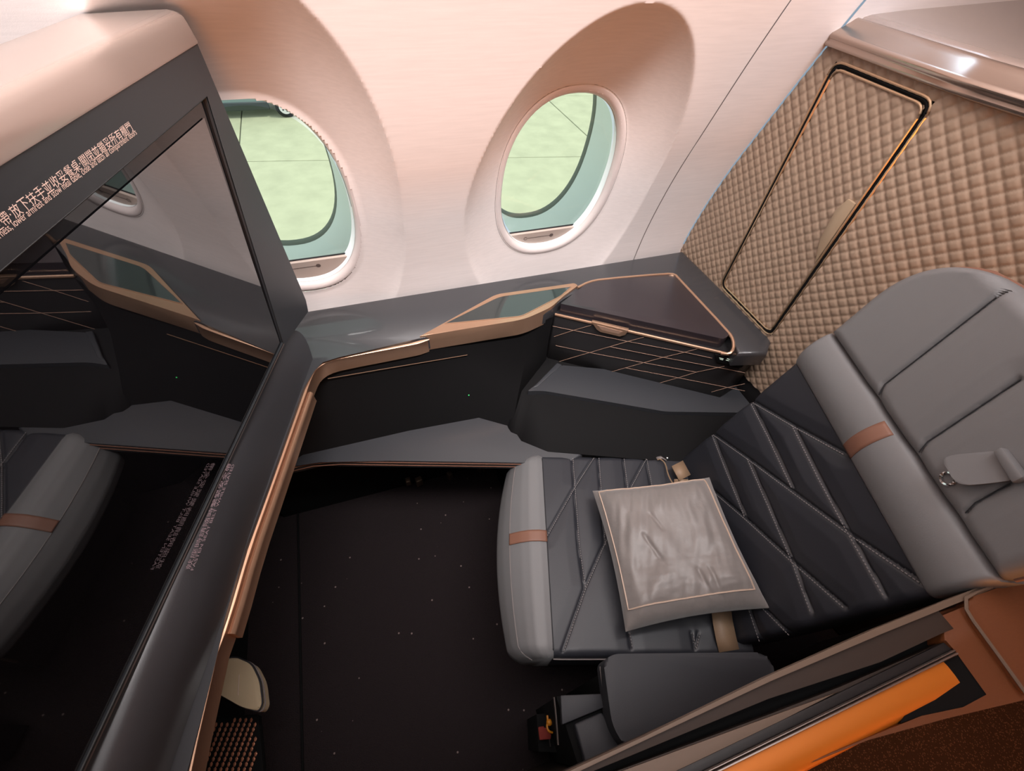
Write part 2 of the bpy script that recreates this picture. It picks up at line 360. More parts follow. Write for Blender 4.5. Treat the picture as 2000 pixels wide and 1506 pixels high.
for x in (-1.9, 2.28):
    for y in (-.02, 1.5):
        bm = bmesh.new(); c = vpt(x, y, .33)
        bmesh.ops.create_cone(bm, cap_ends=True, segments=28, radius1=.33, radius2=.33, depth=.2, matrix=Matrix.Translation(c)@Matrix.Rotation(math.pi/2, 4, 'X')); w_ = bmo('wheel', bm, M_tyre, vn)
        bm = bmesh.new(); bmesh.ops.create_cone(bm, cap_ends=True, segments=24, radius1=.19, radius2=.21, depth=.03, matrix=Matrix.Translation(c+Vector((0, -.11, 0)))@Matrix.Rotation(math.pi/2, 4, 'X')); bmo('wheel_rim', bm, M_rim, w_)
        for q in range(5 if y < 0 else 0):
            t = q*math.tau/5; bm = bmesh.new(); bmesh.ops.create_cone(bm, cap_ends=True, segments=8, radius1=.03, radius2=.03, depth=.01, matrix=Matrix.Translation(c+Vector((.11*math.cos(t), -.128, .11*math.sin(t))))@Matrix.Rotation(math.pi/2, 4, 'X')); bmo('wheel_hole', bm, M_vand, w_)
# ------------------------------------------------------------------ rear partition (quilted), cabinet door, rail, ledge
PX = .964
def ppath(y):
    if y >= .58: return PX
    d = .58-y; return PX+.27*d*d/(d+.12)
part = thing('quilted_partition', 'tan diamond-quilted leather partition behind the seat, from sidewall to aisle', 'partition', (PX+.03, .5, 0))
def quilt_h(y, z):
    a = (y+z)/.028; b = (y-z)/.028; fa = abs(a-round(a))*2; fb = abs(b-round(b))*2   # 0 at groove .. 1 at centre
    return .0036*(min(1, fa*2.6)**.6*min(1, fb*2.6)**.6)+.0006*(fa*fb)
def quilt_grid(name, y0, y1, z0, z1, step, xo, parent, keep=None, surround=False):
    ny = int(round((y1-y0)/step)); nz = int(round((z1-z0)/step)); vs = []; fs = []
    for j in range(nz+1):
        z = z0+(z1-z0)*j/nz
        for i in range(ny+1):
            y = y0+(y1-y0)*i/ny; vs.append((ppath(y)-quilt_h(y, z)+xo, y, z))
    w = ny+1
    for j in range(nz):
        for i in range(ny):
            if keep and not keep(y0+(y1-y0)*(i+.5)/ny, z0+(z1-z0)*(j+.5)/nz): continue
            fs.append((j*w+i, j*w+i+1, (j+1)*w+i+1, (j+1)*w+i))
    return pyd(name, vs, fs, M_quilt, parent, 60)
DY0, DY1, DZ0, DZ1 = .586, .800, .717, 1.260
def indoor(y, z, m=0): return DY0-m < y < DY1+m and DZ0-m < z < DZ1+m
quilt_grid('quilted_panel', -.14, 1.12, .55, 1.30, .0028, 0, part, lambda y, z: not indoor(y, z, .006) and not (y < .2 and z < .6))
prism('backing_board', [(ppath(y)+.004, y, 1.29) for y in (1.1, .58, .45, .3, .15, 0, -.14)]+[(ppath(-.14)+.04, -.14, 1.29), (PX+.04, .58, 1.29), (PX+.04, 1.1, 1.29)], (0, 0, -1.28), M_dark, part)
cd_ = quilt_grid('cabinet_door', DY0+.003, DY1-.003, DZ0+.003, DZ1-.003, .0028, .001, part)
def ringrect(y0, y1, z0, z1, r, x, n=5):
    return round_poly([Vector((x, y0, z0)), Vector((x, y1, z0)), Vector((x, y1, z1)), Vector((x, y0, z1))], r, n)
tube('door_edge_trim', ringrect(DY0+.002, DY1-.002, DZ0+.002, DZ1-.002, .02, PX-.004), .0024, M_brass, cd_, 6, True)
tube('door_frame_trim', ringrect(DY0-.009, DY1+.009, DZ0-.009, DZ1+.009, .026, PX-.003), .0024, M_brass, part, 6, True)
tube('door_gap', ringrect(DY0-.004, DY1+.004, DZ0-.004, DZ1+.004, .023, PX), .0042, M_black, part, 6, True)
tb = [ax(1677, 403, PX-.008), ax(1590, 512, PX-.008), ax(1600, 485, PX-.008), ax(1645, 413, PX-.008), ax(1668, 402, PX-.008)]
zt, zb = tb[0].z, tb[1].z
prism('door_pull_tab', [Vector((PX-.007, DY0+.006, zt)), Vector((PX-.007, DY0+.006, zb)), Vector((PX-.007, DY0+.028, zb+.045)), Vector((PX-.007, DY0+.036, zt-.03)), Vector((PX-.007, DY0+.026, zt))], (.008, 0, 0), M_quiltd, cd_, .0015, 2)
ys = [1.0, .95, .9, .85, .8, .75, .7, .65, .6, .56, .52, .48, .44, .4, .35, .3, .25, .2, .15, .1, .05, 0, -.05, -.1, -.15]
rp = [Vector((ppath(y), y, 0)) for y in ys]
railprof = [(.03, 1.285), (-.010, 1.284), (-.017, 1.287), (-.019, 1.292), (-.016, 1.296), (-.0175, 1.299), (-.021, 1.303), (-.020, 1.308), (-.015, 1.311), (.006, 1.325), (.011, 1.330), (.016, 1.3325), (.022, 1.331), (.03, 1.328)]
strip('bronze_rail', rp, Vector((1, 0, 0)), railprof, M_bronze, part, True, 70)
lg = thing('shell_ledge', 'satin beige shell ledge on top of the partition, behind the bronze rail', 'ledge', (1.2, .4, 1.3))
strip('ledge_top', rp, Vector((1, 0, 0)), [(.026, 1.325), (.03, 1.333), (.045, 1.337), (.12, 1.343), (.45, 1.36), (.45, 1.25), (.05, 1.25)], M_beige, lg, True, 60)
box('dark_end_piece', (1.135, .42, 1.36), (.035, .10, .05), M_black, lg, .01, -.3)  # small solid black block on the ledge top, no opening cut
# cool mood light line in the corner between wall and partition
st = strip('mood_light_strip', [Vector((PX-.008, wy(z)-.001, z)) for z in [.72+.02*i for i in range(42)]], Vector((1, 0, 0)), [(0, 0), (.006, 0)], M_bluel, None); tag(st, 'thin cool blue light line in the corner between sidewall and quilted partition', 'light strip')
# ------------------------------------------------------------------ side console
con = thing('side_console', 'charcoal leather side console with copper trim under the windows', 'console', (.2, .9, .0))
ZC = .70
def Z(x, y, z=ZC): return az(x, y, z)
front = [Z(1440, 692), Z(1430, 656), Z(1318, 535), Z(1150, 549), Z(1100, 585), Z(1072, 606), Z(1030, 622), Z(822, 660), Z(800, 666), Z(660, 692), Z(625, 703), Z(606, 722), Z(592, 760), Z(524, 950), Z(480, 1040+30), Z(439, 1208), Z(406, 1295)]
wallL = Vector((-.62, 1.012, ZC)); wallR = Vector((PX-.004, 1.008, ZC))
aft = Z(1510, 662); aft.x = min(aft.x, PX+.012)
endp = Vector((-.425, -.16, ZC)); tl = Vector((-.62, -.16, ZC))
toppoly = [wallR, aft, Z(1500, 690)]+front+[endp, tl, wallL]
bm = bmesh.new(); prism_bm(bm, toppoly, (0, 0, -.045), .011, 4, True); bmo('leather_top', bm, M_topleather, con, 60)
# copper fascia band below the leather, following the front edge
def outset(path, d):
    out = []
    for i, p in enumerate(path):
        t = (path[min(i+1, len(path)-1)]-path[max(i-1, 0)]); t.z = 0; t.normalize(); nrm = Vector((t.y, -t.x, 0)); out.append(nrm)
    return out
fp = [Z(850, 650), Z(822, 662), Z(800, 667), Z(660, 693), Z(632, 701), Z(613, 714), Z(603, 732), Z(592, 762), Z(524, 950), Z(480, 1070), Z(439, 1208), Z(406, 1295), endp]
fp2 = smoothpath(fp, 1); nn = outset(fp2, 1)
sgn = 1 if nn[-2].x > 0 else -1
nn = [v*sgn for v in nn]
strip('copper_fascia', fp2, nn, [(-.006, -.008), (.0015, -.009), (.0035, -.0105), (.0035, -.013), (.002, -.0155), (.0015, -.055), (-.006, -.055)], M_copper, con, True, 50)
b0 = [i for i, p in enumerate(fp2) if p.y < .76 and p.y > .235 and p.x < -.15]
bp_ = [fp2[i] for i in b0]; bp_.append(Vector(fp2[b0[-1]]).lerp(fp2[b0[-1]+1], .1)); bn = [nn[i] for i in b0]+[nn[b0[-1]]]
strip('copper_grab_bar', bp_, bn, [(.002, -.022), (.007, -.020), (.011, -.024), (.012, -.029), (.010, -.034), (.011, -.056), (.002, -.058)], M_copper, con, True, 50)
# knee pad leather ridge below the monitor
MN = Vector((.960, -.272, -.068)).normalized(); MD = -.396+MN.z*1.5            # monitor plane: MN.P = MD
MP = MN*MD
MH = Vector((MN.x, MN.y, 0)); MHL = MH.length; MH.normalize()
def mp(x, y, off=0): return ap(x, y, MP+MN*off, MN)
rowA = [(560, 640), (541, 662), (480, 795), (430, 905), (385, 1003), (330, 1125), (290, 1220), (244, 1330), (190, 1460), (150, 1560)]
rowB = [(592, 655), (565, 708), (530, 785), (490, 900), (450, 1010), (405, 1140), (372, 1235), (330, 1345), (288, 1465), (255, 1565)]
rowC = [(612, 706), (596, 750), (560, 850), (524, 950), (488, 1050), (446, 1185), (418, 1265), (378, 1380), (334, 1510), (305, 1600)]
vs = []; fs = []; N = len(rowA)
prof = []
for i in range(N):
    a = mp(*rowA[i], .002); a.z = max(a.z-.012, .71)
    c = Z(*rowC[i], ZC-.006); b = Z(*rowB[i], ZC+(a.z-ZC)*.62)
    a2 = a-MH*.06
    # quadratic blends a->b->c
    col = [a2, a]
    for q in range(1, 9):
        t = q/8; col.append(a.lerp(b, t)*(1-t)+b.lerp(c, t)*t if False else a*(1-t)**2+(b*2-(a+c)*.5)*2*t*(1-t)+c*t*t)
    prof.append(col)
K = len(prof[0])
for col in prof: vs += col
for i in range(N-1):
    for j in range(K-1): fs.append((i*K+j, i*K+j+1, (i+1)*K+j+1, (i+1)*K+j))
pyd('padded_ledge', vs, fs, M_leather, con, 80)
# cocktail tray: thick copper frame with dark glass inset
to = [Z(820, 660), Z(969, 578), Z(1122, 556), Z(1128, 561), Z(1098, 583), Z(1077, 603), Z(1024, 627)]
tr = round_poly(to, [.0, .02, .006, .004, .02, .03, .03], 4)
ti = [Z(868, 636), Z(975, 583), Z(1116, 563), Z(1094, 582), Z(1034, 613), Z(1018, 621)]
ti = round_poly(ti, [.004, .02, .004, .01, .012, .02], 4)
up = Vector((0, 0, .006))
tray = prism('copper_tray', [p+up for p in tr], (0, 0, -.055), M_copper, con, .0035, 3)
prism('tray_glass_inset', [p+up+Vector((0, 0, .0008)) for p in ti], (0, 0, -.004), M_glassd, tray)
tube('tray_inner_rim', [p+up for p in ti], .0016, M_copper, tray, 6, True)
# storage lid with copper surround
lo = [Z(1094, 596), Z(1150, 553), Z(1175, 548), Z(1316, 536), Z(1420, 648), Z(1422, 659), Z(1411, 665)]
lo_r = round_poly(lo, [.004, .01, .02, .02, .03, .012, .008], 4)
lid = prism('storage_lid', [p+Vector((0, 0, .006)) for p in lo_r], (0, 0, -.036), M_plum, con, .009, 5, True)
tube('lid_copper_surround', smoothpath([Z(1128, 562, .705), Z(1150, 551, .705), Z(1175, 546, .705), Z(1300, 535, .705), Z(1318, 536, .705), Z(1326, 545, .705), Z(1424, 650, .705), Z(1432, 664, .704), Z(1433, 682, .695), Z(1424, 692, .685), Z(1408, 690, .68)], 1), .0042, M_copper, con, 8)
fr0 = Z(1084, 614, .672); fr1 = Z(1424, 692, .672)
tube('front_copper_rail', [fr0, fr1, ], .0042, M_copper, con, 8)
dr = (fr1-fr0).normalized(); dn = Vector((dr.y, -dr.x, 0)); dn = dn if dn.dot(-fr0) > 0 else -dn
def fpl(x, y, off=0): return ap(x, y, fr0+dn*off, dn)
prism('lid_latch', [fpl(x, y, .008) for x, y in ((1155, 629), (1228, 646), (1221, 655), (1210, 658), (1172, 649), (1165, 644))], dn*-.012, M_copper, con, .002, 2)
prism('latch_plate', [fpl(x, y, .0092) for x, y in ((1166, 635), (1216, 648), (1209, 653), (1175, 645))], dn*-.003, M_stitchc, con, .0006, 1)
# front panel (upper), quilted with thin copper stitching
zs_ = fpl(1095, 714).z
shelfz = .5*(fpl(1095, 712).z+fpl(1465, 778).z)
fe = fpl(1478, 705); pa = fr0.copy(); pb = fr0+dr*((.885-fr0.x)/dr.x)
side_l = Z(1045, 652, .655)
SZ = shelfz
poly = [Vector((pa.x, pa.y, .67)), Vector((pb.x, pb.y, .67)), Vector((PX-.012, .572, .67)), Vector((PX-.005, .99, .67)), Vector((.36, .99, .67)), Vector((pa.x-.005, pa.y+.02, .67))]
prism('front_panel', poly, (0, 0, -(.67-SZ+.03)), M_dark, con, .002, 1)
lines = [((92, 462), (785, 603), (1320, 705), (1575, 760)), ((105, 560), (300, 497), (450, 455)), ((120, 642), (435, 708), (940, 802), (1430, 890)), ((140, 795), (435, 708), (795, 603), (940, 565)), ((630, 655), (1120, 752), (1700, 860), (1880, 896)),
         ((590, 900), (940, 802), (1120, 752), (1320, 705), (1450, 670)), ((770, 850), (1260, 942), (1720, 1032), (1880, 1065)), ((1090, 990), (1260, 942), (1430, 890), (1690, 835)), ((1570, 1075), (1720, 1032), (1880, 998))]
bm = bmesh.new()
for L in lines: tube_bm(bm, dense([fpl(1060+x/4.762, 540+y/4.762, .0018) for x, y in L], .05), .0008, 4)
bmo('panel_stitching', bm, M_stitchc, con)
# seat control strip
cp = [(1396, 692), (1452, 706), (1455, 712), (1449, 718), (1442, 720), (1400, 708)]
ctl = prism('seat_control_strip', [fpl(x, y, .006) for x, y in cp], dn*-.01, M_black, con, .0015, 2)
def icon(pts, w=.0016):
    bm = bmesh.new()
    for L in pts: tube_bm(bm, [fpl(x, y, .0072) for x, y in L], w*.6, 4)
    bmo('lit_icon', bm, M_iconlit, ctl)
icon([[(1405, 699), (1413, 701)], [(1406, 701.5), (1412, 703)]]); icon([[(1418, 703.5), (1429, 706)], [(1420, 700.5), (1426, 702.3)]]); icon([[(1434, 710), (1438, 707.5), (1440, 709), (1444, 703.5)], [(1438, 706), (1440, 704)]])
# storage block with armrest shelf
sh = [Z(1095, 712, SZ), Z(1467, 779, SZ), Vector((PX-.004, .50, SZ)), Z(1436, 808, SZ), Z(1300, 806, SZ), Z(1120, 778, SZ), Z(1062, 764, SZ), Z(1027, 765, SZ), Z(1062, 742, SZ), Z(1080, 725, SZ)]
shp = [Z(1095, 713, SZ), Vector((PX-.004, .60, SZ)), Vector((PX-.004, .475, SZ)), Z(1440, 806, SZ), Z(1300, 804, SZ), Z(1060, 763, SZ), Z(1030, 764, SZ)]
blk = [Vector((p.x, p.y, SZ-.012)) for p in shp]
ctr = Vector((.6, .65, SZ))
arm = thing('storage_ledge', 'padded charcoal ledge on a black block below the quilted console front', 'ledge', (.6, .6, .42))
prism('armrest_pad', round_poly(shp, [.01, 0, 0, .02, .02, .02, .006], 4), (0, 0, -.03), M_leather, arm, .010, 4, True)
inner = [p+(ctr-p)*.03 for p in blk]
inner[-1] = Z(1036, 770, SZ-.012)
b2 = [Z(1440, 806, SZ), Z(1300, 806, SZ), Z(1060, 765, SZ), Z(1034, 764, SZ)]
b2 = [Vector((p.x, p.y, SZ-.012)) for p in b2]
low = [az(1340, 905, .43), az(1180, 890, .43), az(1060, 878, .43), az(1004, 856, .43), az(985, 820, .43)]
tp = [Vector((PX-.006, .50, SZ-.012)), b2[0]+Vector((0, .01, 0)), b2[1]+Vector((0, .012, 0)), b2[2]+Vector((0, .012, 0)), b2[3]+Vector((.004, .012, 0)), Vector((.285, .76, SZ-.012)), Vector((.285, .98, SZ-.012)), Vector((PX-.006, .98, SZ-.012))]
lw = [Vector((PX-.006, .46, .421)), az(1400, 908, .421), az(1320, 903, .421), az(1070, 882, .421), az(1006, 856, .421), az(985, 824, .421), Vector((.26, .98, .421)), Vector((PX-.006, .98, .421))]
bm = bmesh.new(); A_ = [bm.verts.new(p) for p in tp]; B_ = [bm.verts.new(p) for p in lw]; D_ = [bm.verts.new((p.x, p.y, .0)) for p in [Vector((PX-.006, .50, 0))]+[Vector((p.x, max(p.y, .5)+.02, 0)) for p in lw[1:]]]
for U_, L_ in ((A_, B_), (B_, D_)):
    for k in range(8): bm.faces.new((U_[k], L_[k], L_[(k+1) % 8], U_[(k+1) % 8]))
bm.faces.new(A_); bm.faces.new(D_[::-1]); bmesh.ops.bevel(bm, geom=[e for e in bm.edges if e.verts[0] in (A_[4], A_[5]) and e.verts[1] in (B_[4], B_[5]) or e.verts[1] in (A_[4], A_[5]) and e.verts[0] in (B_[4], B_[5])], offset=.02, segments=4, affect='EDGES')
bmo('block_body', bm, M_well, arm, 50)
prism('ledge_rim', [Z(1040, 757, SZ+.002), Z(1088, 708, SZ+.002), Z(1098, 712, SZ+.002), Z(1052, 754, SZ+.002)], (0, 0, -.02), M_leather, arm, .003, 3)
tube('armrest_seam', [p+Vector((0, .0105, -.022)) for p in b2[:3]], .0012, M_seam, arm, 5)
# knee well
well = thing('knee_well', 'dark recessed knee well beneath the copper fascia', 'footwell', (-.1, .9, 0))
wt = [az(570, 760, .645), az(632, 735, .645), az(815, 700, .645), az(930, 676, .645), az(1045, 650, .645), az(1083, 634, .655)]
wb_ = [az(520, 935, .42), az(590, 890, .42), az(800, 842, .42), az(935, 817, .42), az(985, 835, .42), az(1050, 872, .42)]
wb_[4] = az(1000, 835, .42); wb_[5] = Vector((wt[5].x, wt[5].y+.012, .42))
for p in wt: p.y += .016; p.z += -.004
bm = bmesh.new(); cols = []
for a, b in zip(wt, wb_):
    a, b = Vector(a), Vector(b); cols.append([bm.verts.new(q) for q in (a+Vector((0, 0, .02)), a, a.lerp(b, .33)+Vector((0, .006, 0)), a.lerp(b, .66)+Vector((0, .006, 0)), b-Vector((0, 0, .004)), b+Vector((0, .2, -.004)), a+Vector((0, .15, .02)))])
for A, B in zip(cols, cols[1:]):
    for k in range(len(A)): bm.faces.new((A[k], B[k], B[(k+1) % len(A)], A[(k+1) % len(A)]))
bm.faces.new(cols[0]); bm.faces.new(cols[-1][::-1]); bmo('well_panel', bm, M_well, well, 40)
def wpp(x, y):
    a, b = Vector(wt[2]), Vector(wt[3]); n_ = (b-a).cross(Vector(wb_[2])-a).normalized(); return ap(x, y, a, n_)-n_*.001*(1 if n_.y > 0 else -1)
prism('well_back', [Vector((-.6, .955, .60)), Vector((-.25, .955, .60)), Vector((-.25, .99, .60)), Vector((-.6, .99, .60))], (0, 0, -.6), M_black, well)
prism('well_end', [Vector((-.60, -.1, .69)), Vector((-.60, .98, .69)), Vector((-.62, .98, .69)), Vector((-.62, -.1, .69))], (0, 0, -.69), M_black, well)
tube('well_trim_line', [wpp(640, 738)+Vector((0, -.002, 0)), wpp(760, 717)+Vector((0, -.003, 0)), wpp(912, 691)+Vector((0, -.004, 0))], .001, M_copper, well, 5)
for (x, y, mm, r, nm) in ((915, 770, M_green, .0016, 'green_indicator'), (948, 776, M_silver, .003, 'socket')):
    bm = bmesh.new(); bmesh.ops.create_uvsphere(bm, u_segments=10, v_segments=6, radius=r, matrix=Matrix.Translation(wpp(x, y)+Vector((0, -.003, 0)))); bmo(nm, bm, mm, well)
# footrest pad
fz = .42
fpad = [az(555, 914, fz), az(625, 898, fz), az(760, 900, fz), az(900, 902, fz), az(1040, 904, fz), az(1110, 906, fz), az(1150, 880, fz), Vector((.30, .72, fz)), Vector((.26, .80, fz)), Vector((-.50, .90, fz)), Vector((-.50, .70, fz))]
ft = thing('footrest', 'flat charcoal leather footrest shelf with double piping, left of the seat cushion', 'footrest', (-.1, .7, .3))
prism('footrest_pad', fpad, (0, 0, -.035), M_leather, ft, .008, 3, True)
for dz, dy in ((-.008, -.001), (-.022, -.0015)): tube('footrest_piping', smoothpath([p+Vector((0, dy, dz)) for p in [Vector((-.50, .70, fz))]+fpad[0:6]], 1), .0014, M_accent, ft, 5)
prism('footrest_base', [Vector((-.5, .80, .384)), Vector((.28, .80, .384)), Vector((.28, .92, .384)), Vector((-.5, .92, .384))], (0, 0, -.384), M_black, ft)
for i, (x, y) in enumerate(((797, 938), (818, 938), (880, 944), (938, 938), (944, 958), (966, 968))):
    p = ay(x, y, .79); o = box('floor_fitting', (p.x, .785, max(p.z, .012)), (.018+.006*(i % 2), .02, .03+.01*(i % 3)), M_steel, None, .003, .2*i)
    tag(o, 'dull metal fitting in the dark under the footrest, '+('leftmost of six', 'second from the left', 'third from the left', 'third from the right', 'second from the right', 'rightmost, nearest the seat bolster')[i], 'fitting', 'metal fittings under the footrest')
# ------------------------------------------------------------------ monitor housing
mon = thing('monitor_housing', 'large dark video monitor in a charcoal frame with satin beige cap', 'monitor', tuple(MN*MD+Vector((-.03, .5, .7))))
P_tr = mp(365, 80); P_br = mp(583, 580); e1 = Vector((.2957, .9553, 0))
def mpt(t, z, off=0): return MH*((MD+off-MN.z*z)/MHL)+e1*t+Vector((0, 0, z))     # along-plane coordinates
def tz(p): return p.dot(e1), p.z
t_tr, z_tr = tz(P_tr); t_br, z_br = tz(P_br)
g_tr = tz(mp(385, 182)); g_br = tz(mp(541, 662)); g_l = tz(mp(244, 1319)); g_tl = tz(mp(0, 528))
zt_ = z_tr; tL = -.22
sl_ = (g_br[1]-g_l[1])/(g_br[0]-g_l[0]); gbl = g_br[1]+sl_*(tL+.03-g_br[0])
outer = [(t_tr, zt_), (t_br, z_br), (t_br-.006, z_br-.03), (g_br[0]+.02, g_br[1]-.012), (tL, gbl-.012), (tL, zt_)]
inner_ = [(g_tr[0], g_tr[1]), (g_br[0], g_br[1]), (tL+.03, gbl), (tL+.03, g_tl[1])]
# frame: face with hole = ring of quads
bm = bmesh.new()
def V3(tzp, off): return bm.verts.new(mpt(tzp[0], tzp[1], off))
O = [outer[0], outer[1], outer[2], outer[3], outer[4], outer[5]]
for off in (0,):
    oo = [V3(p, 0) for p in O]; ob = [V3(p, -.055) for p in O]; ii = [V3(p, 0) for p in inner_]; ib = [V3(p, -.006) for p in inner_]
    bm.faces.new((oo[5], oo[0], ii[0], ii[3])); bm.faces.new((oo[0], oo[1], ii[1], ii[0])); bm.faces.new((oo[1], oo[2], oo[3], ii[1])); bm.faces.new((oo[3], oo[4], ii[2], ii[1])); bm.faces.new((oo[4], oo[5], ii[3], ii[2]))
    for k in range(4): bm.faces.new((ii[k], ii[(k+1) % 4], ib[(k+1) % 4], ib[k]))
    for k in range(6): bm.faces.new((oo[k], ob[k], ob[(k+1) % 6], oo[(k+1) % 6]))
    bm.faces.new(ob)
bmo('monitor_bezel', bm, M_bezel, mon, 30)
bw = .024
scr = pyd('screen_border', [mpt(p[0], p[1], -.005) for p in inner_], [(0, 1, 2, 3)], M_border, mon, 0)
s_in = [(tz(mp(388, 222))[0]-.004, tz(mp(388, 222))[1]), (inner_[1][0]-.006, inner_[1][1]+.004), (inner_[2][0]+.006, inner_[2][1]+.004), (inner_[3][0]+.006, tz(mp(30, 532))[1])]
pyd('screen_glass', [mpt(p[0], p[1], -.0035) for p in s_in], [(0, 1, 2, 3)], M_screen, mon, 0)
bm = bmesh.new(); tube_bm(bm, [mpt(p[0], p[1], -.001) for p in inner_], .0014, 5, True); bmo('screen_gasket', bm, M_blackrub, mon)
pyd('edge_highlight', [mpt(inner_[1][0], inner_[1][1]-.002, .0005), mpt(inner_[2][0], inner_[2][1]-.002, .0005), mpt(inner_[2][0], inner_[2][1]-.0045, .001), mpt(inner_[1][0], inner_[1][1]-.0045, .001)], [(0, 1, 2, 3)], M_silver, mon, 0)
# beige cap
capz = 1.352; tr_ = tz(mp(330, 12, -.01))[0]
capprof = [(-.05, zt_), (.001, zt_+.0005), (.0015, zt_+.003), (-.006, capz-.010), (-.009, capz-.004), (-.014, capz-.0005), (-.022, capz+.001), (-.10, capz+.001), (-.112, capz-.003), (-.12, capz-.012), (-.12, zt_-.02), (-.05, zt_-.02)]
bm = bmesh.new(); rows = []
for t, k in ((tL, 0), ((tL+t_tr)/2, 0), (t_tr-.008, .75), (t_tr-.001, 1)):
    row = []
    for a, z in capprof:
        q = min(1, max(0, (z-zt_)/(capz-zt_)))
        row.append(bm.verts.new(mpt(t-(t_tr-tr_)*q*k-max(0, -a-.02)*.75*k, z-(.003*q if k == 1 else 0), a)))
    rows.append(row)
for A, B in zip(rows, rows[1:]):
    for j in range(len(A)): bm.faces.new((A[j], A[(j+1) % len(A)], B[(j+1) % len(A)], B[j]))
bm.faces.new(rows[-1]); bm.faces.new(rows[0][::-1]); bmo('beige_cap', bm, M_beige, mon, 60)
prism('housing_body', [mpt(tL, zt_-.01, -.05), mpt(t_tr-.05, zt_-.01, -.05), mpt(t_tr-.09, zt_-.01, -.11), mpt(tL, zt_-.01, -.11)], (0, 0, -.5), M_bezel, mon)
# printed notices
def text(body, O, ex, ey, n, length, m, parent, name, size=None):
    cu = bpy.data.curves.new('txt', 'FONT'); cu.body = body; cu.size = 1; cu.extrude = 0
    to_ = bpy.data.objects.new('txt', cu); C.objects.link(to_); dg = bpy.context.evaluated_depsgraph_get()
    me = bpy.data.meshes.new_from_object(to_.evaluated_get(dg)); bpy.data.objects.remove(to_)
    xs = [v.co.x for v in me.vertices]; x0, x1 = min(xs), max(xs); s = length/(x1-x0); sy = size if size else s
    for v in me.vertices: v.co = O+ex*((v.co.x-x0)*s)+ey*(v.co.y*sy)+n*.0006
    me.name = name; return link(name, me, m, parent, 0)
tA = tz(mp(0, 412)); tB = tz(mp(237, 232)); zl = (tA[1]+tB[1])/2
Zv = Vector((0, 0, 1))
text('起飛及降落時請繫緊肩式安全帶·放下扶手並收妥餐桌·關閉並鎖妥所有櫃門', mpt(tB[0]-.335, tz(mp(234, 238))[1]-.006), e1, Zv, MN, .335, M_print, mon, 'printed_notice', .0115)
text('For taxi, takeoff and landing, fasten shoulder harness, lower armrest and stow meal table, close and latch all compartment doors', mpt(tB[0]-.335, tz(mp(238, 254))[1]-.004), e1, Zv, MN, .338, M_print, mon, 'printed_notice', .0085)
# bezel sill strip with the second notice
sa, sbb = Z(541, 662, .776), Z(244, 1319, .776)
ed = (sa-sbb).normalized(); en = Vector((ed.y, -ed.x, 0)); en = en if en.x > 0 else -en

TZ = mp(430, 905).z+.004
ta, tb_ = Z(366, 1108, TZ), Z(448, 903, TZ); tdir = (tb_-ta).normalized(); tup = Vector((-tdir.y, tdir.x, 0))
for x0, c0_ in (((366, 1110), 0),):
    text('就座時請隨時繫緊安全帶', Z(371, 1112, TZ), tdir, tup, Vector((0, 0, 1)), (tb_-ta).length, M_print2, mon, 'printed_notice', .0075)
    text('FASTEN SEAT BELT WHILE SEATED', Z(378, 1114, TZ), tdir, tup, Vector((0, 0, 1)), (tb_-ta).length, M_print2, mon, 'printed_notice', .0055)
# forward neighbour glimpsed past the cap
fw = prism('forward_partition', [Vector((-.72, .98, 1.16)), Vector((-.72, .2, 1.16)), Vector((-1.2, .2, 1.16)), Vector((-1.2, .98, 1.16))], (0, 0, -.5), mat('slate_shell', rgb(92, 96, 108), .5), None, .01, 2); tag(fw, 'slate grey shell of the suite ahead, seen past the beige monitor cap', 'partition')
# ------------------------------------------------------------------ seat
SA = math.radians(17.5); W = Vector((math.sin(SA), math.cos(SA), 0)); F = Vector((-math.cos(SA), math.sin(SA), 0)); P0 = Vector((.716, .435, .42))
RCN = math.radians(14); BN = F*math.cos(RCN)+Vector((0, 0, math.sin(RCN))); BU = -F*math.sin(RCN)+Vector((0, 0, math.cos(RCN)))
seat = thing('airline_seat', 'reclined business class seat, black quilted leather with grey headrest and tan straps', 'seat', (.5, .2, 0))
def cw(x, y): q = az(x, y, .42)-P0; return (q.dot(W), q.dot(F))
def bw_(x, y): q = ap(x, y, P0, BN)-P0; return (q.dot(W), q.dot(BU))
cseams = [[(1116, 885), (1121, 956), (1129, 1066), (1141, 1149)], [(1167, 888), (1172, 960), (1180, 1066)], [(1216, 893), (1224, 958), (1235, 1050)], [(1261, 898), (1272, 956), (1290, 1060)],
          [(1162, 888), (1118, 956), (1064, 1051)], [(1260, 896), (1227, 958), (1177, 1066), (1141, 1149), (1098, 1272)], [(1227, 1236), (1232, 1266)], [(1350, 1236), (1356, 1268)], [(1364, 1236), (1356, 1268)]]
bseams = [[(1466, 781), (1550, 830), (1652, 886)], [(1392, 846), (1462, 895), (1657, 1039), (1810, 1142)], [(1396, 960), (1459, 1014), (1550, 1097), (1652, 1186)], [(1480, 1175), (1545, 1240)],
          [(1466, 781), (1503, 853), (1550, 953)], [(1550, 830), (1601, 932), (1659, 1039), (1731, 1165)], [(1392, 846), (1420, 918), (1457, 1009)], [(1462, 895), (1503, 988), (1550, 1097), (1587, 1197)], [(1445, 1130), (1487, 1255)]]
cS = [[cw(*p) for p in L] for L in cseams]; bS = [[bw_(*p) for p in L] for L in bseams]
SW0, SW1 = -.492, .004; BW0, BW1 = -.468, .004
def groove(d, wd, dp): return -dp*math.exp(-(d/wd)**2)
